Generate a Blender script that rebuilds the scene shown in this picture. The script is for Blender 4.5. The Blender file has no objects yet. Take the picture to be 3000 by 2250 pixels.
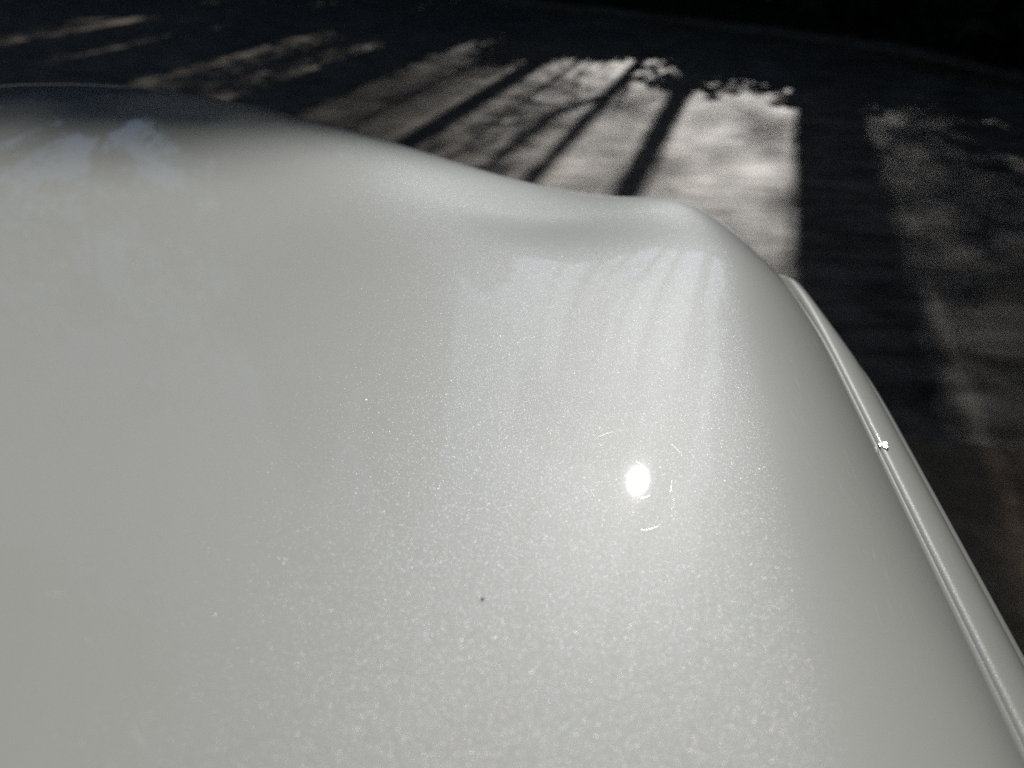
import bpy, math, random
import numpy as np
from mathutils import Vector

rnd = random.Random(7)
rng = np.random.default_rng(7)
scene = bpy.context.scene
col = scene.collection
R = math.radians

# ------------------------------------------------------------------ camera, sky, sun, exposure
CAM_Z = 1.22
cam = bpy.data.cameras.new('camera')
cam.sensor_width = 36.0
cam.lens = 27.04
cam.clip_start = 0.02
cam.clip_end = 500.0
cam.dof.use_dof = True
cam.dof.focus_distance = 0.36
cam.dof.aperture_fstop = 7.2
cam_o = bpy.data.objects.new('camera', cam)
col.objects.link(cam_o)
cam_o.location = (0, 0, CAM_Z)
cam_o.rotation_euler = (R(90 - 31.8), 0, R(8.0))
scene.camera = cam_o

SUN_AZ, SUN_EL = 8.8, 34.9          # degrees right of +Y, above the horizon
world = bpy.data.worlds.new('World')
scene.world = world
world.use_nodes = True
wn = world.node_tree
bg = wn.nodes['Background']
sky = wn.nodes.new('ShaderNodeTexSky')
sky.sky_type = 'NISHITA'
sky.sun_disc = False
sky.sun_elevation = R(SUN_EL)
sky.sun_rotation = R(SUN_AZ)
sky.air_density = 1.0
sky.dust_density = 0.45
wn.links.new(sky.outputs[0], bg.inputs[0])
bg.inputs[1].default_value = 0.058
sun = bpy.data.lights.new('sun', 'SUN')
sun.energy = 5.0
sun.angle = R(0.53)
sun.color = (1.0, 0.97, 0.93)
sun_o = bpy.data.objects.new('sun', sun)
col.objects.link(sun_o)
sun_o.rotation_euler = (R(90 - SUN_EL), 0, R(180 - SUN_AZ))
vs = scene.view_settings
vs.view_transform = 'Standard'
vs.look = 'None'
vs.gamma = 1.0
vs.use_curve_mapping = False
vs.exposure = -0.45
scene.cycles.use_denoising = False
scene.cycles.max_bounces = 6
scene.cycles.sample_clamp_indirect = 4.0

TANEL = math.tan(R(SUN_EL))
_s = (math.sin(R(SUN_AZ)), math.cos(R(SUN_AZ)))
def P(u, v, z=0.0):
    """u metres to the right of the sun's line through the car, v metres along it towards the sun"""
    return (u * _s[1] + v * _s[0], -u * _s[0] + v * _s[1], z)

# ------------------------------------------------------------------ helpers
def mesh_obj(name, verts, faces, mat=None, parent=None, smooth=False):
    me = bpy.data.meshes.new(name)
    me.from_pydata([tuple(map(float, v)) for v in verts], [], faces)
    if smooth:
        me.polygons.foreach_set('use_smooth', [True] * len(me.polygons))
    me.update()
    if mat: me.materials.append(mat)
    o = bpy.data.objects.new(name, me)
    col.objects.link(o)
    if parent: o.parent = parent
    return o

def quads_obj(name, Q, mat, parent=None, smooth=False):
    """Q: (n,4,3) array of separate quads"""
    n = len(Q)
    me = bpy.data.meshes.new(name)
    me.vertices.add(n * 4); me.loops.add(n * 4); me.polygons.add(n)
    me.vertices.foreach_set('co', np.asarray(Q, np.float32).reshape(-1))
    me.loops.foreach_set('vertex_index', np.arange(n * 4, dtype=np.int32))
    me.polygons.foreach_set('loop_start', np.arange(0, n * 4, 4, dtype=np.int32))
    me.update(calc_edges=True)
    me.materials.append(mat)
    o = bpy.data.objects.new(name, me)
    col.objects.link(o)
    if parent: o.parent = parent
    return o

def empty(name, loc, label=None, cat=None, group=None):
    o = bpy.data.objects.new(name, None)
    col.objects.link(o)
    o.location = loc
    o.empty_display_size = 0.2
    return tag(o, label, cat, group)

def tag(o, label=None, cat=None, group=None, kind=None):
    if label: o['label'] = label
    if cat: o['category'] = cat
    if group: o['group'] = group
    if kind: o['kind'] = kind
    return o

def grid_faces(nu, nv, off=0):
    return [(off + j * nu + i, off + j * nu + i + 1, off + (j + 1) * nu + i + 1, off + (j + 1) * nu + i)
            for j in range(nv - 1) for i in range(nu - 1)]

def grid_obj(name, G, mat, parent=None, smooth=True, flip=False):
    nv, nu = G.shape[:2]
    f = grid_faces(nu, nv)
    if flip: f = [t[::-1] for t in f]
    return mesh_obj(name, G.reshape(-1, 3), f, mat, parent, smooth)

class MB:
    """collects tubes, boxes and lathes into one mesh"""
    def __init__(s): s.v = []; s.f = []
    def tube(s, pts, rad, n=10, cap=True, rough=0.0):
        pts = [Vector(p) for p in pts]
        b = len(s.v); m = len(pts)
        t0 = (pts[1] - pts[0]).normalized()
        ref = Vector((1, 0, 0)) if abs(t0.x) < .9 else Vector((0, 1, 0))
        for i, p in enumerate(pts):
            t = (pts[min(i + 1, m - 1)] - pts[max(i - 1, 0)]).normalized()
            a = (ref - t * ref.dot(t)).normalized(); ref = a
            c = t.cross(a)
            r = rad[i] if hasattr(rad, '__len__') else rad
            for k in range(n):
                an = 2 * math.pi * k / n
                rr = r * (1 + rough * math.sin(3 * an + i * .7) + rough * rnd.uniform(-1, 1))
                s.v.append(p + a * (rr * math.cos(an)) + c * (rr * math.sin(an)))
        for i in range(m - 1):
            for k in range(n):
                k2 = (k + 1) % n
                s.f.append((b + i * n + k, b + i * n + k2, b + (i + 1) * n + k2, b + (i + 1) * n + k))
        if cap:
            s.f.append(tuple(b + k for k in range(n))[::-1])
            s.f.append(tuple(b + (m - 1) * n + k for k in range(n)))
        return s
    def box(s, x0, x1, y0, y1, z0, z1):
        b = len(s.v)
        s.v += [(x0,y0,z0),(x1,y0,z0),(x1,y1,z0),(x0,y1,z0),(x0,y0,z1),(x1,y0,z1),(x1,y1,z1),(x0,y1,z1)]
        s.f += [tuple(b + i for i in q) for q in ((3,2,1,0),(4,5,6,7),(0,1,5,4),(1,2,6,5),(2,3,7,6),(3,0,4,7))]
        return s
    def lathe_x(s, prof, cx, cy, cz, n=40):
        """prof: (x, r) pairs, spun about the x axis"""
        b = len(s.v); m = len(prof)
        for (x, r) in prof:
            for k in range(n):
                a = 2 * math.pi * k / n
                s.v.append((cx + x, cy + r * math.cos(a), cz + r * math.sin(a)))
        for i in range(m - 1):
            for k in range(n):
                k2 = (k + 1) % n
                s.f.append((b + i * n + k, b + i * n + k2, b + (i + 1) * n + k2, b + (i + 1) * n + k))
        return s
    def build(s, name, mat, parent=None, smooth=True):
        return mesh_obj(name, s.v, s.f, mat, parent, smooth)

# ------------------------------------------------------------------ materials
def new_mat(name):
    m = bpy.data.materials.new(name); m.use_nodes = True
    nt = m.node_tree
    return m, nt, nt.nodes['Principled BSDF']

def noise(nt, vec, scale, detail=4, rough=.55, dist=0.0):
    n = nt.nodes.new('ShaderNodeTexNoise')
    n.inputs['Scale'].default_value = scale; n.inputs['Detail'].default_value = detail
    n.inputs['Roughness'].default_value = rough; n.inputs['Distortion'].default_value = dist
    nt.links.new(vec, n.inputs['Vector'])
    return n

def ramp(nt, fac, stops):
    r = nt.nodes.new('ShaderNodeValToRGB')
    e = r.color_ramp.elements
    while len(e) < len(stops): e.new(.5)
    for k, (p, c) in zip(e, stops):
        k.position = p; k.color = (*c, 1) if len(c) == 3 else c
    nt.links.new(fac, r.inputs[0])
    return r

def objcoord(nt, scale=None, rot=None):
    t = nt.nodes.new('ShaderNodeTexCoord')
    if scale is None and rot is None: return t.outputs['Object']
    mp = nt.nodes.new('ShaderNodeMapping')
    if scale: mp.inputs['Scale'].default_value = scale
    if rot: mp.inputs['Rotation'].default_value = rot
    nt.links.new(t.outputs['Object'], mp.inputs[0])
    return mp.outputs[0]

def mix(nt, a, b, fac, mode='MIX'):
    m = nt.nodes.new('ShaderNodeMix'); m.data_type = 'RGBA'; m.blend_type = mode
    for sock, val in ((m.inputs[0], fac), (m.inputs[6], a), (m.inputs[7], b)):
        if hasattr(val, 'is_output'): nt.links.new(val, sock)
        elif isinstance(val, (int, float)): sock.default_value = val
        else: sock.default_value = (*val, 1)
    return m.outputs[2]

def bump(nt, height, strength, dist):
    b = nt.nodes.new('ShaderNodeBump')
    b.inputs['Strength'].default_value = strength; b.inputs['Distance'].default_value = dist
    nt.links.new(height, b.inputs['Height'])
    return b.outputs[0]

def plain(name, color, rough=.5, metal=0.0, var=.12, vscale=30.0, **kw):
    m, nt, b = new_mat(name)
    n = noise(nt, objcoord(nt), vscale)
    lo = tuple(c * (1 - var) for c in color); hi = tuple(min(1, c * (1 + var)) for c in color)
    r = ramp(nt, n.outputs[0], [(.3, lo), (.7, hi)])
    nt.links.new(r.outputs[0], b.inputs['Base Color'])
    b.inputs['Roughness'].default_value = rough; b.inputs['Metallic'].default_value = metal
    for k, v in kw.items(): b.inputs[k].default_value = v
    return m

def math_node(nt, op, a, b=None):
    m = nt.nodes.new('ShaderNodeMath'); m.operation = op
    for i, v in enumerate((a, b)):
        if v is None: continue
        if hasattr(v, 'is_output'): nt.links.new(v, m.inputs[i])
        else: m.inputs[i].default_value = v
    return m.outputs[0]

PB = (.43, .434, .40)
COAT_R = .013
COAT_HAZE = .02
# flake layers: cells per metre, tilt, roughness, reflectance of the dull and of the bright ones, share of dull ones
FLAKES = [(7600.0, .50, .22, 0.0, .018, .45), (6200.0, .50, .16, 0.0, .009, .80), (1700.0, .46, .12, 0.0, .003, .985), (9000.0, .20, .62, .080, .084, .5)]
def paint_material():
    """white pearl: pale base, mica flakes of random tilt above it, smooth clear coat over all"""
    m, nt, b = new_mat('white_pearl_paint')
    L = nt.links
    oc = objcoord(nt)
    geo = nt.nodes.new('ShaderNodeNewGeometry')
    def cells(scale):
        v = nt.nodes.new('ShaderNodeTexVoronoi'); v.feature = 'F1'; v.inputs['Scale'].default_value = scale
        L.new(oc, v.inputs['Vector']); return v
    def tilt(v, amt):
        s = nt.nodes.new('ShaderNodeVectorMath'); s.operation = 'SUBTRACT'
        L.new(v.outputs['Color'], s.inputs[0]); s.inputs[1].default_value = (.5, .5, .5)
        k = nt.nodes.new('ShaderNodeVectorMath'); k.operation = 'SCALE'
        L.new(s.outputs[0], k.inputs[0]); k.inputs['Scale'].default_value = amt
        a = nt.nodes.new('ShaderNodeVectorMath'); a.operation = 'ADD'
        L.new(k.outputs[0], a.inputs[0]); L.new(geo.outputs['Normal'], a.inputs[1])
        n = nt.nodes.new('ShaderNodeVectorMath'); n.operation = 'NORMALIZE'
        L.new(a.outputs[0], n.inputs[0]); return n.outputs[0]
    wear = noise(nt, oc, 9.0, 3)
    base = ramp(nt, wear.outputs[0], [(.35, (PB[0] * .975, PB[1] * .975, PB[2] * .975)), (.7, PB)])
    b2 = nt.nodes.new('ShaderNodeBsdfPrincipled')                       # polished coat, and coat dulled by fine haze
    for q, cr in ((b, COAT_R), (b2, COAT_HAZE)):
        L.new(base.outputs[0], q.inputs['Base Color'])
        q.inputs['Roughness'].default_value = .42
        q.inputs['Specular IOR Level'].default_value = .06
        q.inputs['Coat Weight'].default_value = 1.0
        q.inputs['Coat Roughness'].default_value = cr
        q.inputs['Coat IOR'].default_value = 1.5
    ms = nt.nodes.new('ShaderNodeMixShader'); ms.inputs[0].default_value = .5
    L.new(b.outputs[0], ms.inputs[1]); L.new(b2.outputs[0], ms.inputs[2])
    out = ms.outputs[0]
    for scale, amt, rough, lo, hi, cut in FLAKES:
        v = cells(scale)
        wn_ = nt.nodes.new('ShaderNodeTexWhiteNoise'); wn_.noise_dimensions = '3D'
        L.new(v.outputs['Color'], wn_.inputs['Vector'])
        g = nt.nodes.new('ShaderNodeBsdfGlossy'); g.inputs['Roughness'].default_value = rough
        t = mix(nt, (.88, .97, 1.03) if rough > .5 else (.74, .94, 1.12), wn_.outputs['Color'], .06 if rough > .5 else .45)           # thin-film tint, one per flake
        pick = ramp(nt, wn_.outputs['Value'], [(cut, (lo, lo, lo)), (min(1, cut + .03), (hi, hi, hi))])
        L.new(mix(nt, t, pick.outputs[0], 1.0, 'MULTIPLY'), g.inputs['Color'])
        L.new(tilt(v, amt), g.inputs['Normal'])
        ad = nt.nodes.new('ShaderNodeAddShader'); L.new(out, ad.inputs[0]); L.new(g.outputs[0], ad.inputs[1])
        out = ad.outputs[0]
    L.new(out, nt.nodes['Material Output'].inputs[0])
    return m

def asphalt_material():
    m, nt, b = new_mat('weathered_asphalt')
    L = nt.links
    oc = objcoord(nt, rot=(0, 0, R(25)))
    big = noise(nt, oc, .9, 5, .6)
    mid = noise(nt, objcoord(nt, scale=(1.0, 2.6, 1.0), rot=(0, 0, R(12))), 3.2, 6, .62, .6)
    grit = noise(nt, oc, 210.0, 3, .7)
    v = nt.nodes.new('ShaderNodeTexVoronoi'); v.inputs['Scale'].default_value = 130.0; L.new(oc, v.inputs['Vector'])
    a = ramp(nt, mid.outputs[0], [(.36, (.10, .088, .074)), (.5, (.23, .204, .173)), (.64, (.40, .355, .305))])
    c = ramp(nt, big.outputs[0], [(.3, (.6, .6, .6)), (.7, (1.15, 1.12, 1.08))])
    k = mix(nt, a.outputs[0], c.outputs[0], 1.0, 'MULTIPLY')
    st = ramp(nt, v.outputs['Color'], [(.2, (.7, .7, .7)), (.9, (1.35, 1.3, 1.25))])
    k = mix(nt, k, st.outputs[0], .8, 'MULTIPLY')
    L.new(k, b.inputs['Base Color'])
    rr = ramp(nt, mid.outputs[0], [(.3, (.52, .52, .52)), (.7, (.40, .40, .40))])
    L.new(rr.outputs[0], b.inputs['Roughness'])
    b.inputs['Specular IOR Level'].default_value = .30
    h = math_node(nt, 'ADD', math_node(nt, 'MULTIPLY', v.outputs['Distance'], -.6), grit.outputs[0])
    L.new(bump(nt, h, .3, .006), b.inputs['Normal'])
    return m

def ground_material(name, lo, hi, scale, rough=.9, bs=.6, bd=.02):
    m, nt, b = new_mat(name)
    oc = objcoord(nt)
    n1 = noise(nt, oc, scale, 7, .65); n2 = noise(nt, oc, scale * 9, 4, .6)
    r = ramp(nt, n1.outputs[0], [(.3, lo), (.72, hi)])
    r2 = ramp(nt, n2.outputs[0], [(.3, (.65, .65, .65)), (.7, (1.2, 1.2, 1.2))])
    nt.links.new(mix(nt, r.outputs[0], r2.outputs[0], 1.0, 'MULTIPLY'), b.inputs['Base Color'])
    b.inputs['Roughness'].default_value = rough
    nt.links.new(bump(nt, n2.outputs[0], bs, bd), b.inputs['Normal'])
    return m

def leaf_material(name, c1, c2, c3, trans=.25):
    m, nt, b = new_mat(name)
    geo = nt.nodes.new('ShaderNodeNewGeometry')
    r = ramp(nt, geo.outputs['Random Per Island'], [(0, c1), (.55, c2), (1, c3)])
    nt.links.new(r.outputs[0], b.inputs['Base Color'])
    b.inputs['Roughness'].default_value = .55
    t = nt.nodes.new('ShaderNodeBsdfTranslucent'); nt.links.new(r.outputs[0], t.inputs[0])
    ms = nt.nodes.new('ShaderNodeMixShader'); ms.inputs[0].default_value = trans
    nt.links.new(b.outputs[0], ms.inputs[1]); nt.links.new(t.outputs[0], ms.inputs[2])
    nt.links.new(ms.outputs[0], nt.nodes['Material Output'].inputs[0])
    return m

def bark_material(name, lo, hi):
    m, nt, b = new_mat(name)
    n = noise(nt, objcoord(nt, scale=(1, 1, .15)), 14.0, 6, .65)
    r = ramp(nt, n.outputs[0], [(.35, lo), (.65, hi)])
    nt.links.new(r.outputs[0], b.inputs['Base Color'])
    b.inputs['Roughness'].default_value = .9
    nt.links.new(bump(nt, n.outputs[0], .8, .03), b.inputs['Normal'])
    return m

M = dict(
    paint=paint_material(), asphalt=asphalt_material(),
    concrete=ground_material('brown_concrete', (.34, .24, .155), (.54, .41, .285), 2.2, .85, .4, .006),
    kerb=ground_material('kerb_stone', (.12, .105, .095), (.26, .235, .21), 5.0, .85, .5, .01),
    soil=ground_material('verge_soil', (.02, .021, .012), (.055, .055, .03), 1.6, .95, .8, .05),
    bark=bark_material('grey_bark', (.035, .03, .025), (.12, .105, .09)),
    bark_dark=bark_material('dark_bark', (.02, .017, .014), (.07, .06, .05)),
    ever=leaf_material('evergreen_needles', (.012, .028, .010), (.022, .045, .016), (.035, .06, .02), .12),
    leaf=leaf_material('green_leaves', (.025, .05, .012), (.045, .085, .02), (.08, .11, .03), .2),
    tan=leaf_material('tan_dry_leaves', (.10, .075, .03), (.22, .17, .08), (.32, .28, .16), .3),
    grass=leaf_material('dark_grass', (.02, .04, .01), (.035, .06, .015), (.07, .08, .03), .2),
    black=plain('black_plastic', (.02, .02, .02), .45),
    rubber=plain('tyre_rubber', (.015, .015, .015), .75),
    alloy=plain('alloy_wheel', (.55, .55, .56), .28, .9, .05),
    chrome=plain('chrome_trim', (.75, .75, .76), .08, 1.0, .03),
    glass=plain('tinted_glass', (.012, .014, .015), .03, 0, .1),
    lens=plain('headlight_lens', (.55, .57, .6), .05, .3, .05, 30, **{'Coat Weight': 1.0}),
    amber=plain('amber_lens', (.5, .16, .02), .15, 0, .05),
    red=plain('red_lens', (.35, .012, .012), .12, 0, .05),
    speck=plain('dark_speck', (.02, .018, .016), .7),
    scratch=plain('scratched_clear_coat', (.55, .56, .52), .5, 0, .02, 30, **{'Coat Weight': 1.0, 'Coat Roughness': .16, 'Coat IOR': 1.8}),
    chip=plain('bare_chip', (.85, .85, .83), .16, .6, .05),
)

# ------------------------------------------------------------------ ground
KERB = [(-30, 34.5), (-20, 25.6), (-12, 18.9), (-8, 15.6), (-3.8, 12.17), (-1.6, 10.75), (-.23, 9.83), (1.17, 8.77), (2.06, 7.45), (2.75, 5.9), (3.4, 3.2), (3.8, -1), (4.0, -9), (4.2, -25)]
def catmull(pts, n=10):
    out = []
    p = [pts[0]] + list(pts) + [pts[-1]]
    for i in range(1, len(p) - 2):
        for k in range(n):
            t = k / n
            q = [.5 * (2 * p[i][a] + (p[i + 1][a] - p[i - 1][a]) * t + (2 * p[i - 1][a] - 5 * p[i][a] + 4 * p[i + 1][a] - p[i + 2][a]) * t * t
                 + (3 * p[i][a] - 3 * p[i + 1][a] + p[i + 2][a] - p[i - 1][a]) * t ** 3) for a in range(len(p[0]))]
            out.append(tuple(q))
    out.append(tuple(pts[-1]))
    return out
kerb_uv = catmull(KERB)
kerb_xy = np.array([P(u, v)[:2] for u, v in kerb_uv])
def kerb_v(u): 
    a = sorted(kerb_uv[:95]); return float(np.interp(u, [q[0] for q in a], [q[1] for q in a]))

tag(mesh_obj('ground', [(-220, -220, -.06), (220, -220, -.06), (220, 220, -.06), (-220, 220, -.06)], [(0, 1, 2, 3)], M['soil']), kind='structure')
# asphalt: one sheet up to the kerb line
left = [(-60, 34), (-60, -40), (P(4.2, -25)[0], -40)]
rv = [(x, y, 0.0) for x, y in kerb_xy] + [(P(4.2, -25)[0], -40, 0), (-60, -40, 0), (-60, 34, 0)]
tag(mesh_obj('road', rv, [tuple(range(len(rv)))[::-1]], M['asphalt']), kind='structure')
# verge: bank beyond the kerb, rising away from it
tang = np.gradient(kerb_xy, axis=0); tang /= np.linalg.norm(tang, axis=1)[:, None]
nrm = np.stack([-tang[:, 1], tang[:, 0]], 1)
if nrm[60].dot(_s) < 0: nrm = -nrm
prof = [(.13, .075), (.3, .09), (.8, .14), (1.6, .3), (3, .6), (6, .9), (14, 1.0), (40, 1.0)]
G = np.zeros((len(prof), len(kerb_xy), 3))
for j, (d, z) in enumerate(prof):
    G[j, :, :2] = kerb_xy + nrm * d
    G[j, :, 2] = z + rng.normal(0, .02 if j else .005, len(kerb_xy))
tag(grid_obj('verge', G, M['soil'], flip=True), kind='structure')
def bank_z(u, v):
    x, y, _ = P(u, v)
    d = np.sqrt(((kerb_xy - (x, y)) ** 2).sum(1)).min()
    return float(np.interp(d, [q[0] for q in prof], [q[1] for q in prof]))
# kerb: a worn low edge
kp = [(-.02, -.03), (-.015, .05), (0, .075), (.1, .085), (.145, .07), (.15, -.03)]
G = np.zeros((len(kp), len(kerb_xy), 3))
for j, (d, z) in enumerate(kp):
    wob = rng.normal(0, .008, len(kerb_xy))
    G[j, :, :2] = kerb_xy + nrm * (d + wob)[:, None]; G[j, :, 2] = z + wob * (z > 0)
tag(grid_obj('kerb', G, M['kerb'], smooth=False, flip=True), kind='structure')
# concrete pad the car stands on, its front edge crossing beside the car
pad = [P(u, v) for u, v in ((-6, 1.95), (2.9, 1.9), (3.3, .5), (3.4, -10), (-6, -10))]
pv = [(x, y, -.03) for x, y, _ in pad] + [(x, y, .022) for x, y, _ in pad]
pin = [(x * .997, y * .997, .026) for x, y, _ in pad]
pf = [(5, 6, 7, 8, 9)[::-1]] + [(i, (i + 1) % 5, 5 + (i + 1) % 5, 5 + i)[::-1] for i in range(5)]
tag(mesh_obj('driveway', pv, pf, M['concrete']), kind='structure')

# ------------------------------------------------------------------ the car
XC = -0.56
Q = dict(f0=0.968, f2=0.39056, f3=0.10632, fc=8.87047, g0=0.15098, g1=0.01095, g2=0.01264, g3=0.0, z0=1.04595, zx=0.03984,
         zy=0.01635, zyy=0.0148, sw=0.12, sa=0.04117, sp=3.2, fr=0.32085, fa=0.14, fp=2.23209, dx=-0.06, dy=0.605,
         dd=0.017, ds=0.095, dt=0.098, hx=0.05979, hy=0.69262, hd=0.010, cb=0.0492, cw=0.3)
def yfront(x):
    d = np.abs(x - XC)
    return Q['f0'] - Q['f2'] * d ** 2 - Q['f3'] * np.maximum(d - .45, 0) ** 2 - Q['fc'] * np.maximum(d - .62, 0) ** 3
def xgap(y):
    return Q['g0'] - Q['g1'] * np.maximum(y - .1, 0) - Q['g2'] * np.maximum(y - .35, 0) ** 2 - Q['g3'] * np.maximum(y - .6, 0)
def hood_z(x, y, dent=True):
    d = x - XC
    z = Q['z0'] - Q['zx'] * d ** 2 - Q['zy'] * y - Q['zyy'] * y ** 2
    e = xgap(y) - (XC + np.abs(d)); t = np.clip(1 - e / Q['sw'], 0, 1.3)
    z = z - Q['sa'] * t ** Q['sp']
    r = Q['fr']; k = np.clip((y - (yfront(x) - r)) / r, 0, .999)
    z = z - Q['fa'] * (1 - np.sqrt(1 - k ** Q['fp']))
    a, b = x - Q['dx'], y - Q['dy']
    if dent:
        bb = b * .94 - a * .34                     # the far wall of the dent is shallower than the near one
        z = z - Q['dd'] * np.exp(-((a * .94 + b * .34) / Q['ds']) ** 2 - (bb / np.where(bb > 0, Q['dt'] * 2.2, Q['dt'])) ** 2)
        z = z + Q['hd'] * np.exp(-((x - Q['hx']) / .055) ** 2 - ((y - Q['hy']) / .07) ** 2)
    return z + Q['cb'] * np.exp(-(d / Q['cw']) ** 2)

YCOWL = -0.42
car = empty('car', (XC, -0.9, 0.026), 'white pearl car with a dent in the front edge of its sunlit hood', 'car')
CO = np.array(car.location)
def cpart(o, parent=None):
    """re-express a mesh built in world coordinates relative to the car"""
    me = o.data
    n = len(me.vertices); a = np.empty(n * 3); me.vertices.foreach_get('co', a)
    a = a.reshape(-1, 3) - CO
    me.vertices.foreach_set('co', a.reshape(-1)); me.update()
    o.parent = parent or car
    return o

# hood: shaped sheet with turned-down edges
nu, nv = 300, 300
uu = np.linspace(0, 1, nu)[None, :]; vv = np.linspace(0, 1, nv)[:, None] 
uu = .5 + .5 * np.sign(uu - .5) * (1 - (1 - np.abs(2 * uu - 1)) ** 1.25)
x0 = XC + (2 * uu - 1) * (xgap(0) - XC) + 0 * vv
for _ in range(5):
    y0 = YCOWL + (yfront(x0) - YCOWL) * vv
    x0 = XC + (2 * uu - 1) * (xgap(y0) - XC)
y0 = YCOWL + (yfront(x0) - YCOWL) * vv
HG = np.stack([x0, y0, hood_z(x0, y0)], -1)
HG[:, :, 0] = XC + (HG[:, :, 0] - XC) * (1 - .0022 / (xgap(0) - XC))      # room for the panel gap
# turned-down flanges on the two sides: the sheet's edge radius
def flange(edge, inward):
    out = [edge.copy()]
    for k in range(1, 7):
        a = k / 6 * math.pi / 2
        o = edge.copy(); o[:, 0] += inward * (.0005 * math.sin(a)); o[:, 2] -= .0005 * (1 - math.cos(a)) + .0005 * math.sin(a) * .9
        out.append(o)
    o = out[-1].copy(); o[:, 2] -= .02; out.append(o)
    return out
rgt = flange(HG[:, -1], 1); lft = flange(HG[:, 0], -1)
parts_ = [HG, np.stack(lft, 1)[:, ::-1], np.stack(rgt, 1)]       # flanges keep their own crisp normals
vs_, fs_ = [], []
for g in parts_:
    fs_ += [t[::-1] for t in grid_faces(g.shape[1], g.shape[0], len(vs_))]
    vs_ += g.reshape(-1, 3).tolist()
hood = cpart(mesh_obj('hood', vs_, fs_, M['paint'], None, True))
hood['label'] = 'white pearl hood panel with a soft dent near its front corner'

def fender(side):
    """right fender (side=1) or left (mirror): rounded edge at the gap, shoulder, crease and lip, then the flank over the arch"""
    ys = np.linspace(YCOWL, .74, 140)
    AX, AR = .30, .405                     # wheel arch centre and radius
    rows = []
    for y in ys:
        xg = float(xgap(y)); zg = float(hood_z(xg, y, False)) - .0005 + .0095 * min(1, max(0, (y - .44) / .17)) ** 2
        prof = []
        x, z = xg - .0006, zg - .0040
        prof += [(x, z - .030), (x, z - .012)]
        r = .0030                          # rolled edge
        for k in range(0, 9):
            a = math.pi - (k / 8) * (math.pi / 2 + R(10))
            prof.append((x + r + r * math.cos(a), z - .0005 + r * math.sin(a)))
        px, pz = prof[-1]
        sl = R(14); Rr = .036 * min(1, max(.04, (.70 - y) / .22))
        for k in range(1, 15):             # shoulder arc
            a0 = sl + (R(60) - sl) * k / 14
            prof.append((px + Rr * (math.sin(a0) - math.sin(sl)), pz - Rr * (math.cos(sl) - math.cos(a0))))
        px, pz = prof[-1]
        prof += [(px + .0006, pz - .0025), (px + .0022, pz - .0042), (px + .0052, pz - .0052), (px + .0074, pz - .0072), (px + .0088, pz - .0105), (px + .0098, pz - .018)]
        px, pz = prof[-1]
        fw = max(0, (y - .42)) ** 2 * .9
        zb = .42
        if abs(y - AX) < AR: zb = .36 + math.sqrt(AR ** 2 - (y - AX) ** 2)
        zb = min(zb, pz - .05)
        zb = max(zb, .42)
        for k in range(1, 15):
            t = k / 14
            zz = pz + (zb - pz) * t
            prof.append((px + .075 * math.sin(min(1, (pz - zz) / .33) * math.pi / 2) - .02 * max(0, (.6 - zz)), zz))
        prof.append((prof[-1][0] - .02, zb - .002))
        rows.append([(q[0] - fw * min(1, max(0, (q[0] - xg - .008) / .06)), y, q[1]) for q in prof])
    G = np.array(rows)
    if side < 0: G[:, :, 0] = 2 * XC - G[:, :, 0]
    return cpart(grid_obj('fender', G, M['paint'], flip=side > 0)), G
fen_r, FG = fender(1)
fen_l, _ = fender(-1)
# dark channel under the panel gaps
for sd in (1, -1):
    g = []
    for y in np.linspace(YCOWL, .70, 40):
        xg = float(xgap(y)); zg = float(hood_z(xg, y, False))
        row = [(xg - .03, zg - .030), (xg - .012, zg - .032), (xg + .002, zg - .034), (xg + .012, zg - .034)]
        g.append([((q if sd > 0 else 2 * XC - q), y, w) for q, w in row])
    cpart(grid_obj('gap_seal', np.array(g), M['black'], flip=sd > 0))

# chip and dust on the paint
def nugget(name, c, size, mat, parent, seed, n=2):
    import bmesh
    bm = bmesh.new(); bmesh.ops.create_icosphere(bm, subdivisions=n, radius=1)
    r2 = random.Random(seed)
    for v in bm.verts:
        k = 1 + r2.uniform(-.28, .28)
        v.co = Vector((v.co.x * size[0] * k, v.co.y * size[1] * k, v.co.z * size[2] * k)) + Vector(c)
    me = bpy.data.meshes.new(name); bm.to_mesh(me); bm.free(); me.materials.append(mat)
    o = bpy.data.objects.new(name, me); col.objects.link(o)
    return cpart(o, parent)
def on_hood(x, y, dz=0): return (x, y, float(hood_z(np.float64(x), np.float64(y))) + dz)
iy = int(np.argmin(np.abs(FG[:, 0, 1] - .352)))
cx, cy, cz = FG[iy, 8]
def chip(c, la, lb, seed, label=None):
    """flake of lifted paint: a jagged little plate with a bevelled rim"""
    c = Vector(c); r2 = random.Random(seed)
    S = Vector((math.sin(R(SUN_AZ)) * math.cos(R(SUN_EL)), math.cos(R(SUN_AZ)) * math.cos(R(SUN_EL)), math.sin(R(SUN_EL))))
    h = (S + (Vector((0, 0, CAM_Z)) - c).normalized()).normalized()
    t = (Vector((0, 1, 0)) - h * h.y).normalized(); w = h.cross(t)
    vs_, n = [], 11
    for ring, (k, d) in enumerate(((1.25, -.0006), (1.0, 0), (.55, .00004))):
        for i in range(n):
            a = 2 * math.pi * i / n; j = 1 + r2.uniform(-.25, .25)
            vs_.append(c + t * (la * k * j * math.cos(a)) + w * (lb * k * j * math.sin(a)) + h * (d + r2.uniform(-.00002, .00002)))
    fs = [(q * n + i, q * n + (i + 1) % n, (q + 1) * n + (i + 1) % n, (q + 1) * n + i) for q in (0, 1) for i in range(n)] + [tuple(range(2 * n, 3 * n))]
    o = cpart(mesh_obj('paint_chip', vs_, fs, M['chip']), fen_r)
    if label: o['label'] = label
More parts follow.
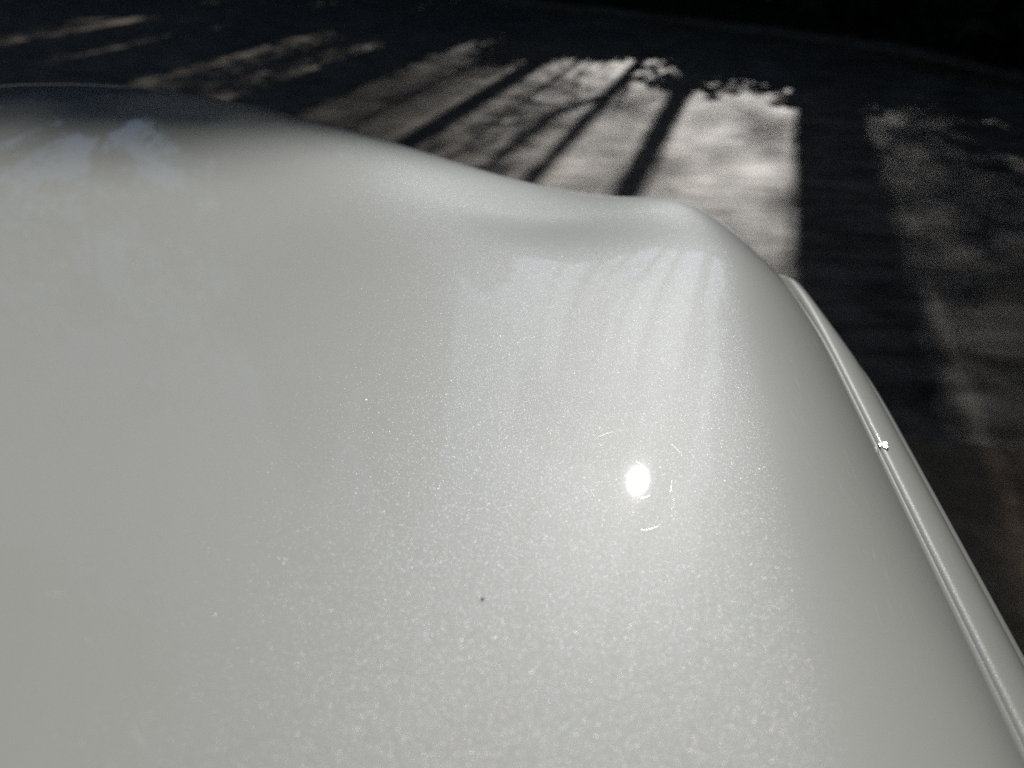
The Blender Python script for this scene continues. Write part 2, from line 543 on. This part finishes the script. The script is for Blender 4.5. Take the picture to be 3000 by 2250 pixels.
chip((cx + .0012, cy, cz + .0009), .0026, .0012, 3, 'bright chip on the rolled fender edge')
chip((cx - .0012, cy + .0008, cz + .0004), .0016, .0004, 5)
nugget('dust_speck', on_hood(-.033, .168, .0001), (.0005, .0005, .0003), M['speck'], hood, 4, 1)

# swirl scratches left by washing: thin ribbons shaped to ring the sun's glint only
vs_, fs_ = [], []
for i in range(14):
    cx_, cy_ = .016 + rnd.gauss(0, .003), .243 + rnd.gauss(0, .005)
    rad = rnd.uniform(.007, .030); a0 = rnd.uniform(0, 6.28); da = rnd.uniform(.004, .013) / rad
    if cx_ + rad > .10: continue
    w = rnd.choice((.000015, .00002, .00003, .00005)); b0 = len(vs_)
    for k in range(10):
        a = a0 + da * k / 9; ww = w * math.sin(math.pi * (k + .4) / 9.8)
        for q in (rad - ww / 2, rad + ww / 2): vs_.append(on_hood(cx_ + q * math.cos(a), cy_ + q * 1.45 * math.sin(a), .000018))
    fs_ += [(b0 + 2 * k, b0 + 2 * k + 1, b0 + 2 * k + 3, b0 + 2 * k + 2) for k in range(9)]
tag(cpart(mesh_obj('swirl_scratch', vs_, fs_, M['scratch'], None, True), hood), kind='stuff')

# front fascia below the hood's edge
def plan(x, off): return yfront(XC + np.clip(np.abs(x - XC), 0, .86)) + off
xs = np.linspace(XC - .84, XC + .84, 90)
def fascia(name, zs, offs, mat, x_a=-.84, x_b=.84, n=70):
    G = []
    for z, o in zip(zs, offs):
        lim = float(np.interp(z, [.70, .76, .82, .87], [.82, .765, .71, .67]))
        G.append([(x, float(plan(x, o)), z) for x in np.linspace(XC + max(x_a, -lim), XC + min(x_b, lim), n)])
    G = np.array(G)
    return cpart(grid_obj(name, G, mat))
fascia('front_bumper', (.875, .87, .80, .74, .66, .60, .52, .44, .38, .34), (-.06, -.012, .004, .02, .055, .075, .08, .07, .03, -.05), M['paint'])
gr = fascia('grille', (.835, .82, .70, .60, .58), (.0, .014, .045, .085, .07), M['black'], -.42, .42)
for k in range(5):
    z = .625 + k * .045
    X = np.linspace(XC - .40, XC + .40, 30)
    mb = MB(); mb.tube([(x, float(plan(x, .075 - .35 * (z - .6) * .8)) + .006, z) for x in X], .010, 8)
    cpart(mb.build('grille_bar', M['chrome']), gr)
for sd in (1, -1):
    a, b = (.44, .70) if sd > 0 else (-.70, -.44)
    h = fascia('headlight', (.845, .835, .79, .735, .725), (-.03, .0, .022, .04, .02), M['lens'], a, b, 24)
    xm = XC + sd * .55
    mb = MB(); n = 20
    for rr, dy in ((.04, .030), (.03, .018), (.005, .012)):
        for k in range(n):
            t = 2 * math.pi * k / n; mb.v.append((xm + rr * math.cos(t), float(plan(xm, 0)) + dy, .785 + rr * math.sin(t)))
    for i in range(2):
        for k in range(n): mb.f.append((i * n + k, i * n + (k + 1) % n, (i + 1) * n + (k + 1) % n, (i + 1) * n + k))
    cpart(mb.build('projector_lamp', M['chrome']), h)

# cowl, glass, pillars, roof, flanks
mb = MB(); mb.box(XC - .66, XC + .66, -.60, YCOWL - .006, .93, 1.005)
cpart(mb.build('cowl', M['black'], smooth=False))
def loft(name, secs, mat, flip=False):
    return cpart(grid_obj(name, np.array(secs), mat, flip=flip))
def arc_row(y, z, hw, crown, n=24, bow=0.0):
    return [(XC + hw * t, y - bow * t * t, z - crown * t * t) for t in np.linspace(-1, 1, n)]
loft('windshield', [arc_row(-.50 - .80 * t, 1.005 + .56 * t, .66 - .10 * t, .02, bow=.10) for t in np.linspace(0, 1, 10)], M['glass'])
loft('roof', [arc_row(-1.30 - 1.75 * t, 1.575 + .05 * math.sin(t * 2.6) - .06 * t, .56 - .02 * t, .045, bow=.10 * (1 - t)) for t in np.linspace(0, 1, 14)], M['paint'])
loft('rear_window', [arc_row(-3.05 - .45 * t, 1.535 - .43 * t, .54 + .1 * t, .045) for t in np.linspace(0, 1, 8)], M['glass'])
for sd in (1, -1):
    mb = MB(); mb.tube([(XC + sd * .70, -.50, 1.0), (XC + sd * .63, -.98, 1.34), (XC + sd * .575, -1.40, 1.535), (XC + sd * .56, -2.2, 1.56), (XC + sd * .55, -3.0, 1.50), (XC + sd * .66, -3.5, 1.09)], [.045, .035, .032, .032, .035, .05], 10)
    cpart(mb.build('pillar', M['paint']))
    # window glass between pillar and belt line
    top = [(-.75, 1.15), (-1.0, 1.33), (-1.42, 1.515), (-2.2, 1.54), (-2.95, 1.47), (-3.35, 1.18)]
    sec = []
    for (y, z) in top:
        w = .70 - .14 * (z - 1.0) / .55
        sec.append([(XC + sd * w, y, z), (XC + sd * (w + (.80 - w) * .5), y, (z + 1.02) / 2), (XC + sd * .80, y, 1.02)])
    loft('side_window', sec, M['glass'], flip=sd < 0)
    # flank panels: front door, rear door, rear quarter
    for nm, ya, yb in (('door', YCOWL - .006, -1.46), ('door', -1.466, -2.36), ('rear_quarter', -2.366, -3.75)):
        sec = []
        for y in np.linspace(ya, yb, 20):
            row = []
            zb = .36
            if nm == 'rear_quarter' and abs(y + 2.86) < .40: zb = max(.36, .36 + math.sqrt(.40 ** 2 - (y + 2.86) ** 2))
            for z in np.linspace(1.03, 0, 18):
                zz = zb + (1.03 - zb) * z / 1.03
                w = .80 + .09 * math.sin(min(1, (1.03 - zz) / .30) * math.pi / 2) + .008 * math.exp(-((zz - .82) / .02) ** 2) - .10 * max(0, .55 - zz)
                if y < -3.4: w -= (-.0 - 3.4 - y) ** 2 * 1.2
                row.append((XC + sd * w, y, zz))
            sec.append(row)
        d = loft(nm, sec, M['paint'], flip=sd > 0)
        if nm == 'door':
            mb = MB(); mb.tube([(XC + sd * .885, yb + .08, .90), (XC + sd * .915, yb + .11, .905), (XC + sd * .915, yb + .23, .905), (XC + sd * .885, yb + .26, .90)], .011, 8)
            cpart(mb.build('handle', M['chrome']), d)
    mb = MB(); mb.tube([(XC + sd * .80, -.80, 1.06), (XC + sd * .92, -.80, 1.10)], .02, 8)
    mb.tube([(XC + sd * .90, -.80, 1.10), (XC + sd * .93, -.80, 1.11), (XC + sd * 1.05, -.79, 1.12), (XC + sd * 1.10, -.78, 1.11)], [.05, .085, .08, .03], 14)
    cpart(mb.build('wing_mirror', M['paint']))
mb = MB()
G = np.array([[(x, -3.75 - o + .12 * (1 - ((x - XC) / .9) ** 2) * -1, z) for x in np.linspace(XC - .88, XC + .88, 20)] for z, o in ((1.09, -.25), (1.05, -.02), (.9, .02), (.6, .06), (.4, .02), (.34, -.1))])
cpart(grid_obj('tailgate', G, M['paint'], flip=True))
for yw in (.30, -2.86):
    for sd in (1, -1):
        w = MB().lathe_x([(-.11, .22), (-.115, .30), (-.09, .338), (-.03, .345), (.03, .345), (.09, .338), (.115, .30), (.11, .22)], XC + sd * .77, yw, .345 + .026)
        t = cpart(w.build('wheel', M['rubber']))
        mb = MB().lathe_x([(-.08, .21), (.06, .225), (.10, .222), (.085, .20), (.03, .19), (.03, .04)], XC + sd * .77, yw, .371)
        if sd < 0:
            mb.v = [(2 * (XC + sd * .77) - v[0], v[1], v[2]) for v in mb.v]; mb.f = [q[::-1] for q in mb.f]
        cpart(mb.build('rim', M['black']), t)
        mb = MB()
        for k in range(10):
            a = 2 * math.pi * k / 10
            c, s2 = math.cos(a), math.sin(a)
            xo = XC + sd * (.77 + .085)
            mb.tube([(xo, yw + .03 * c, .371 + .03 * s2), (xo - sd * .004, yw + .12 * c, .371 + .12 * s2), (xo - sd * .012, yw + .212 * c, .371 + .212 * s2)], [.02, .016, .02], 8)
        cpart(mb.build('spokes', M['alloy']), t)
mb = MB(); mb.box(XC - .62, XC + .62, -3.6, .72, .30, .42); mb.box(XC - .62, XC + .62, -.30, .60, .42, .80)
cpart(mb.build('underbody', M['black'], smooth=False))
for k, yw in ((0, .30), (1, -2.86)):
    for sd in (1, -1):
        sec = []
        for a in np.linspace(-.15, math.pi + .15, 24):
            c, s2 = math.cos(a), math.sin(a)
            sec.append([(XC + sd * .86, yw + .40 * c, .36 + .40 * s2), (XC + sd * .60, yw + .40 * c, .36 + .40 * s2)])
        loft('arch_liner', sec, M['black'])
for sd in (-1, 1):
    mb = MB(); mb.tube([(XC + sd * .05 - .25, -.50, 1.015), (XC + sd * .05 + .02, -.53, 1.045), (XC + sd * .05 + .38, -.56, 1.05)], [.012, .008, .006], 8)
    cpart(mb.build('wiper', M['black']))

# ------------------------------------------------------------------ vegetation
def leaf_quads(C, size, flat=.5):
    """one leaf-shaped quad at every centre in C"""
    n = len(C)
    d = rng.normal(size=(n, 3)); d /= np.linalg.norm(d, axis=1)[:, None]
    e = rng.normal(size=(n, 3)); e -= (e * d).sum(1)[:, None] * d; e /= np.linalg.norm(e, axis=1)[:, None]
    s = size * rng.uniform(.6, 1.3, n)[:, None]
    return np.stack([C - d * s, C + e * s * flat, C + d * s, C - e * s * flat], 1)

def clump_points(centres, radii, per):
    out = []
    for c, r in zip(centres, radii):
        p = rng.normal(size=(per, 3)); p /= np.linalg.norm(p, axis=1)[:, None]
        p *= (rng.uniform(0, 1, per) ** .45)[:, None] * r
        out.append(p * (1, 1, .8) + c)
    return np.concatenate(out)

def limb(mb, p, d, length, r, depth, tips, spread=.6):
    pts = [Vector(p)]; dd = Vector(d).normalized(); rr = [r]
    for k in range(4):
        dd = (dd + Vector((rnd.uniform(-.12, .12), rnd.uniform(-.12, .12), rnd.uniform(-.03, .1)))).normalized()
        pts.append(pts[-1] + dd * length / 4); rr.append(r * (1 - .16 * (k + 1)))
    mb.tube(pts, rr, 8 if r > .03 else 5, False)
    tips.append(tuple(pts[-1])); tips.append(tuple(pts[2]))
    if depth:
        for k in range(3):
            q = pts[rnd.choice((2, 3, 4))]
            nd = dd + Vector((rnd.uniform(-1, 1), rnd.uniform(-1, 1), rnd.uniform(-.2, .7))) * spread
            limb(mb, q, nd, length * rnd.uniform(.5, .75), r * .45, depth - 1, tips, spread)

def bare_trunk(u, v, w, h, label, forks=(), tip=.5, lean=0.0, cat='tree', group='trees across the road'):
    """tree whose stem throws one of the straight shadows; forks: list of [(du, z, radius), ...]"""
    z0 = bank_z(u, v)
    t = empty('slender_tree', P(u, v, z0), label, cat, group)
    mb = MB()
    n = 14
    pts = []; rr = []
    for k in range(n + 1):
        s = k / n
        q = P(lean * s + .012 * math.sin(5 * s + u * 3), 0, h * s)
        pts.append(q); rr.append(w / 2 * (1.35 - .35 * min(1, s * 8)) * (1 - (1 - tip) * s))
    mb.tube(pts, rr, 14, True, .03)
    for path in forks:
        mb.tube([P(du, dv, z - z0) for du, dv, z, r in path], [r for du, dv, z, r in path], 8, True)
    mb.build('trunk', M['bark'], t)
    return t, mb

def crown_of(t, pts, size, mat, name='crown'):
    return quads_obj(name, leaf_quads(np.asarray(pts), size), mat, t)

def evergreen(u, v, h, r, label, z_from=.3, n=9000, size=.16, proto=None, group='evergreens across the road', col_shape=.35):
    z0 = bank_z(u, v)
    t = empty('evergreen_tree', P(u, v, z0), label, 'tree', group)
    mb = MB(); mb.tube([(0, 0, -.1), (.03, 0, h * .5), (0, .02, h * .96)], [.16 + r * .05, .11, .03], 10, True, .03)
    mb.build('trunk', M['bark_dark'], t)
    z = rng.uniform(0, 1, n) ** .85
    rad = r * np.minimum(1, (1 - z) / col_shape) ** .7
    a = rng.uniform(0, 2 * np.pi, n)
    q = np.sqrt(rng.uniform(.05, 1, n)) * rad * (1 + .14 * np.sin(a * 5 + z * 40))
    C = np.stack([q * np.cos(a), q * np.sin(a), z_from + z * (h - z_from) - .12 * q], 1)
    crown_of(t, C, size, M['ever'])
    return t

# the trunks whose shadows lie on the road, from right to left
v_, _ = bare_trunk(.60, 13.0, .47, 19, 'thick straight trunk whose broad dark shadow runs down beside the car', tip=.95, lean=-.4)
tips = []; mb = MB()
for k in range(9):
    a = k * 2.4; limb(mb, P(-.34, 0, 15.2 + k * .42), (math.cos(a), math.sin(a), .55), 3.0, .10, 1, tips)
mb.build('limbs', M['bark'], v_)
crown_of(v_, clump_points([t for t in tips if t[2] > 14.6], [1.1] * 99, 160), .13, M['leaf'])
bare_trunk(-.56, 13.0, .20, 9.1, 'slim pole-like trunk casting the single straight shadow left of the broad one', tip=.75)
fork_tree, _ = bare_trunk(-1.06, 13.0, .16, 9.3, 'forked slim trunk casting the branching shadow in the sunlit patch', tip=.45, forks=[
    [(.0, 0, 4.75, .055), (-.12, 0, 5.0, .05), (-.26, 0, 5.35, .045), (-.30, 0, 5.8, .04), (-.29, 0, 6.4, .03), (-.35, 0, 7.4, .02)],
    [(-.27, 0, 5.4, .028), (-.45, .1, 5.65, .026), (-.66, .2, 5.75, .02)],
    [(.0, 0, 4.3, .03), (.08, 0, 4.6, .025), (.10, 0, 5.1, .02)]])
zb_ = bank_z(-1.06, 13.0)
C = []
while len(C) < 4200:
    du = rng.uniform(-1.5, .74); z = rng.uniform(7.7, 9.94); dv = rng.uniform(-.45, .45)
    top = 9.915 - .35 * max(0, (du - .42) / .3) ** 2 - .25 * max(0, (-du - .7) / .8) ** 2 - .1 * abs(dv) + dv * .7
    bot = 8.1 + .3 * math.sin(du * 5) + .5 * max(0, du - .3)
    if bot < z < top: C.append(P(du, dv, z - zb_))
crown_of(fork_tree, C, .085, M['leaf'])
bare_trunk(-1.98, 13.4, .25, 15, 'middle sized trunk casting the dark band left of the forked shadow', tip=.6)
bare_trunk(-2.52, 13.6, .07, 9, 'thin sapling casting a hair-line shadow between two grey light streaks', tip=.6)

def twiggy(u, v, h, z_lo, half, n, label, leaves=0, size=.045):
    """half-bare sapling: a stem and a haze of twigs that thins the sun"""
    z0 = bank_z(u, v)
    t = empty('twiggy_sapling', P(u, v, z0), label, 'tree', 'saplings across the road')
    mb = MB(); mb.tube([(0, 0, -.1), (.01, .01, h * .5), (0, 0, h)], [.04, .03, .012], 8)
    mb.build('trunk', M['bark_dark'], t)
    Qd = []
    for k in range(n):
        c = np.array(P(rng.uniform(-half, half), rng.uniform(-.5, .5), rng.uniform(z_lo - z0, h)))
        d = rng.normal(size=3) * (1, 1, .8) + (0, 0, .5); d /= np.linalg.norm(d)
        e = np.cross(d, rng.normal(size=3)); e /= np.linalg.norm(e)
        l = rng.uniform(.18, .5); w = rng.uniform(.006, .016)
        Qd.append([c - d * l - e * w, c - d * l + e * w, c + d * l + e * w * .4, c + d * l - e * w * .4])
    quads_obj('twigs', np.array(Qd), M['bark'], t)
    if leaves:
        C = np.array([P(rng.uniform(-half, half), rng.uniform(-.6, .6), rng.uniform(z_lo - z0, h)) for _ in range(leaves)])
        crown_of(t, C, size, M['leaf'])
    return t
twiggy(1.08, 22.0, 14.5, 9.0, .42, 700, 'leafy sapling dimming the light streaks right of the broad trunk shadow', 12000)
twiggy(-.75, 27.0, 18.2, 14.2, 1.2, 420, 'tall distant half-bare tree whose twigs blur the sunlit patch', 800, .10)
twiggy(-1.62, 13.3, 7.2, 4.2, .38, 90, 'sparse sapling thinning the sun left of the forked shadow', 1100)
twiggy(-2.62, 22.0, 13.0, 9.6, .50, 520, 'twiggy sapling turning the sun streaks grey beyond the dented corner', 4200)
twiggy(-7.95, 17.6, 12, 6.5, .26, 160, 'thin sapling in the gap between two evergreens', 3600)

evergreen(-3.42, 12.5, 6.0, .38, 'narrow low evergreen behind the hedge', n=6000, size=.10, col_shape=.10)
evergreen(-5.62, 15.7, 15.5, .72, 'tall columnar evergreen whose straight side edges the open sky', n=16000, size=.14, col_shape=.10)
evergreen(-6.98, 17.6, 16, .66, 'slim tall evergreen right of the sapling gap', n=10000, size=.14, col_shape=.15)
evergreen(-4.30, 13.2, 6.0, .56, 'thin low evergreen left of the narrow one', n=15000, size=.04, col_shape=.10)
evergreen(-9.7, 18.5, 18, 1.6, 'broad tall evergreen left of the sapling gap', n=16000, size=.2)
def thin_tree(u, v, h, r, label, nclump=46, seed=1):
    """airy deciduous tree: sky shows between its leaf clumps"""
    z0 = bank_z(u, v)
    t = empty('airy_tree', P(u, v, z0), label, 'tree', 'airy trees along the left of the road')
    mb = MB(); tips = []
    mb.tube([(0, 0, -.2), (.08, .03, h * .3), (-.06, .05, h * .6), (0, 0, h * .9)], [.2, .15, .10, .03], 10, True, .03)
    for k in range(11):
        a = k * 2.4; limb(mb, (0, 0, h * (.25 + .055 * k)), (math.cos(a), math.sin(a), .55), r * .6, .06, 1, tips, .7)
    mb.build('trunk', M['bark_dark'], t)
    cs = [tips[int(rng.integers(len(tips)))] if k % 2 else (rng.uniform(-r, r) * .8, rng.uniform(-r, r) * .8, rng.uniform(.2, 1) * h) for k in range(nclump)]
    crown_of(t, clump_points(cs, list(rng.uniform(.45, 1.05, nclump)), 90), .13, M['leaf'])
    return t
for u_, v0_, h_, lab_ in ((-12.2, 18.3, 8.4, 'low dense evergreen nearest the broad one'), (-15.3, 17.8, 8.0, 'second low dense evergreen on the left'),
                          (-18.5, 17.2, 8.2, 'third low dense evergreen on the left'), (-21.6, 16.0, 8.0, 'last low dense evergreen on the left')):
    evergreen(u_, v0_, h_, 2.0, lab_, n=8000, size=.17, col_shape=.25)
thin_tree(-12.6, 20.0, 15, 2.6, 'airy tree left of the broad evergreen', 60)
thin_tree(-16.0, 19.0, 16, 2.8, 'airy tree farther left along the road', 62)
thin_tree(-19.8, 18.0, 16, 3.0, 'airy tree at the left end of the row', 66)
thin_tree(-14.4, 25.0, 17, 3.0, 'taller airy tree standing behind the other airy ones', 60)
evergreen(2.95, 12.6, 15, 1.55, 'full evergreen right of the broad trunk', n=14000, size=.18)
evergreen(5.6, 11.4, 17, 1.9, 'evergreen at the right bend of the kerb', n=14000, size=.2)
evergreen(7.6, 8.2, 14, 1.9, 'evergreen beside the right-hand verge', n=12000, size=.2)

# hedge bushes along the verge
def bush(u, v, r, h, label, mat, n=2600, size=.09, name='hedge_bush', group='hedge along the verge', cat='bush'):
    z0 = bank_z(u, v)
    t = empty(name, P(u, v, z0), label, cat, group)
    mb = MB()
    for k in range(5):
        a = k * 1.26; mb.tube([(0, 0, -.1), (.15 * math.cos(a) * r, .15 * math.sin(a) * r, h * .35), (.45 * math.cos(a) * r, .45 * math.sin(a) * r, h * .75)], [.035, .025, .01], 6)
    mb.build('stems', M['bark_dark'], t)
    cs = []
    for k in range(24):
        a = rng.uniform(0, 6.28); q = rng.uniform(.1, .75) * r; z = (k + rng.uniform(.2, .8)) / 24 * .92 * h
        cs.append((q * math.cos(a), q * math.sin(a), z))
    C = clump_points(cs, [max(.3, r * .48)] * 24, n // 24)
    C = C[(C[:, 2] > .02) & (C[:, 2] < h + .1)]
    crown_of(t, C, size, mat, 'foliage')
    return t
def v_end(u): return float(np.interp(u, [-8, -4.6, -2.4, -.85, .3, 1.4, 3], [9.5, 8.5, 7.4, 7.75, 6.7, 6.9, 6.5]))
names = ['outermost', 'farthest left', 'far left', 'left end', 'leftmost full', 'second', 'third', 'fourth', 'fifth', 'sixth', 'seventh', 'eighth', 'ninth', 'tenth', 'eleventh', 'twelfth', 'last']
for k, u in enumerate((-19.6, -18.0, -16.5, -15.0, -13.4, -11.9, -10.4, -8.8, -7.2, -5.6, -4.2, -2.8, -1.5, -.2, 1.1, 2.4, 3.7)):
    vh = kerb_v(u) + 1.75 if u < 3 else 7.6
    h = (vh - v_end(u)) * TANEL - bank_z(u, vh) + rnd.uniform(-.1, .1)
    if u < -10.5: h = 5.6 if u > -14 else 6.2
    bush(u, vh, 1.28, h, f'{names[k]} dark hedge bush along the verge across the road', M['ever'], 9000, .10)

# unseen trees added to block skylight from the left, right, behind and overhead
def leafy_tree_mesh(h=11, r=4.2, n=36000):
    mb = MB(); tips = []
    mb.tube([(0, 0, -.2), (.05, .02, 1.5), (-.05, .05, 3.2), (0, 0, 5.0)], [.36, .27, .24, .18], 12, True, .04)
    for k in range(9):
        a = k * 2.4; limb(mb, (0, 0, 3.2 + .22 * k), (math.cos(a), math.sin(a), .75), r * .62, .12, 2, tips, .7)
    C = clump_points(tips, [r * .26] * len(tips), max(8, n // len(tips)))
    return mb, C
mbT, CT = leafy_tree_mesh()
proto_t = mbT.build('trunk', M['bark_dark']); proto_c = quads_obj('crown', leaf_quads(CT, .17), M['leaf'])
spots = [(-6.8, 1.6, 1.7, 2.7, 'wide leafy tree added close by on the left to block the sky over the road'), (-12.5, -3.5, 1.5, 3.3, 'leafy tree added to the left behind the wide one to block the sky'), (10.5, -1.0, 1.4, .2, 'leafy tree added beyond the right-hand verge to block the sky'), (1.5, -13.5, 1.6, 4.4, 'leafy tree added at the back of the driveway to block the sky'),
         (-16.5, 6.0, 1.3, 0, 'spreading leafy tree added on the far left of the road to block the sky'), (-14.0, 2.5, 1.5, 1, 'leafy tree added far left of the car to block the sky'),
         (-8.5, -6.5, 1.2, 2, 'leafy tree added behind the left rear of the car to block the sky'), (-1.0, -10.0, 1.35, 3, 'leafy tree added straight behind the car to block the sky'),
         (7.0, -6.0, 1.2, 4, 'leafy tree added behind the right rear of the car to block the sky'), (7.6, 1.2, 1.15, 5, 'leafy tree added right of the driveway to block the sky'),
         (-4.2, -2.6, 1.75, .9, 'great spreading tree added over the left rear of the car to block the zenith'), (4.6, -4.4, 1.5, 2.2, 'large tree added over the right rear of the car to block the zenith'),
         (-22.0, 11.0, 1.3, .4, 'leafy tree added far along the road on the left to block the sky')]
for k, (x, y, s, rz, lab) in enumerate(spots):
    t = empty('sky_block_tree', (x, y, 0), lab, 'tree', 'unseen trees added to block the sky')
    t.scale = (s, s, s); t.rotation_euler.z = rz * 1.3
    for pr in (proto_t, proto_c):
        o = pr if k == 0 else pr.copy()
        if k: col.objects.link(o)
        o.parent = t

# dry tan bush at the right edge of the driveway
x, y, _ = P(1.36, 3.15)
t = empty('dry_bush', (x, y, 0.0), 'low bush with tan dry leaves at the right edge of the asphalt', 'bush')
mb = MB()
for k in range(9):
    a = k * .7; mb.tube([(0, 0, -.02), (.1 * math.cos(a), .1 * math.sin(a), .15), (.24 * math.cos(a), .24 * math.sin(a), .34)], [.008, .006, .003], 5)
mb.build('stems', M['bark'], t)
C = clump_points([(rng.uniform(-.26, .26), rng.uniform(-.26, .26), rng.uniform(.05, .38)) for _ in range(14)], [.13] * 14, 45)
C = C[C[:, 2] > .01]
crown_of(t, C, .035, M['tan'], 'foliage')

# leaf litter and grit along the kerb, grass on the verge
C = []
for k in range(2600):
    i = rng.integers(30, len(kerb_xy) - 20); q = kerb_xy[i] + tang[i] * rng.uniform(-.2, .2) + nrm[i] * (rng.normal(-.10, .10))
    C.append((q[0], q[1], rng.uniform(.006, .02) if (q - kerb_xy[i]).dot(nrm[i]) < -.02 else .095))
tag(quads_obj('leaf_litter', leaf_quads(np.array(C), .022), M['tan']), 'thin line of pale leaf litter lying along the kerb', 'leaf litter', kind='stuff')
Qg = []
for k in range(16000):
    i = rng.integers(25, len(kerb_xy) - 18); d = .16 + rng.exponential(.7)
    q = kerb_xy[i] + tang[i] * rng.uniform(-.3, .3) + nrm[i] * d
    z = float(np.interp(d, [p[0] for p in prof], [p[1] for p in prof])) - .02
    h = rng.uniform(.06, .16); a = rng.uniform(0, 6.28); w = .006
    b = np.array([q[0], q[1], z]); tp = b + (rng.normal(0, .04), rng.normal(0, .04), h)
    e = np.array([math.cos(a) * w, math.sin(a) * w, 0])
    Qg.append([b - e, b + e, tp + e * .2, tp - e * .2])
tag(quads_obj('grass', np.array(Qg), M['grass']), 'short dark grass covering the shaded verge', 'grass', kind='stuff')

# unseen far-off wood, added to block low sky and close the horizon
n = 26000
a = rng.uniform(0, 2 * np.pi, n); d = rng.uniform(60, 95, n)
hh = 7 + 2.5 * np.sin(a * 7) + 1.5 * np.sin(a * 23 + 1)
C = np.stack([d * np.sin(a), d * np.cos(a), rng.uniform(0, 1, n) ** .9 * hh], 1)
tag(quads_obj('added_far_wood', leaf_quads(C, 1.1, .6), M['ever']), 'dark far-off wood added all along the horizon to block low sky', 'wood', kind='stuff')
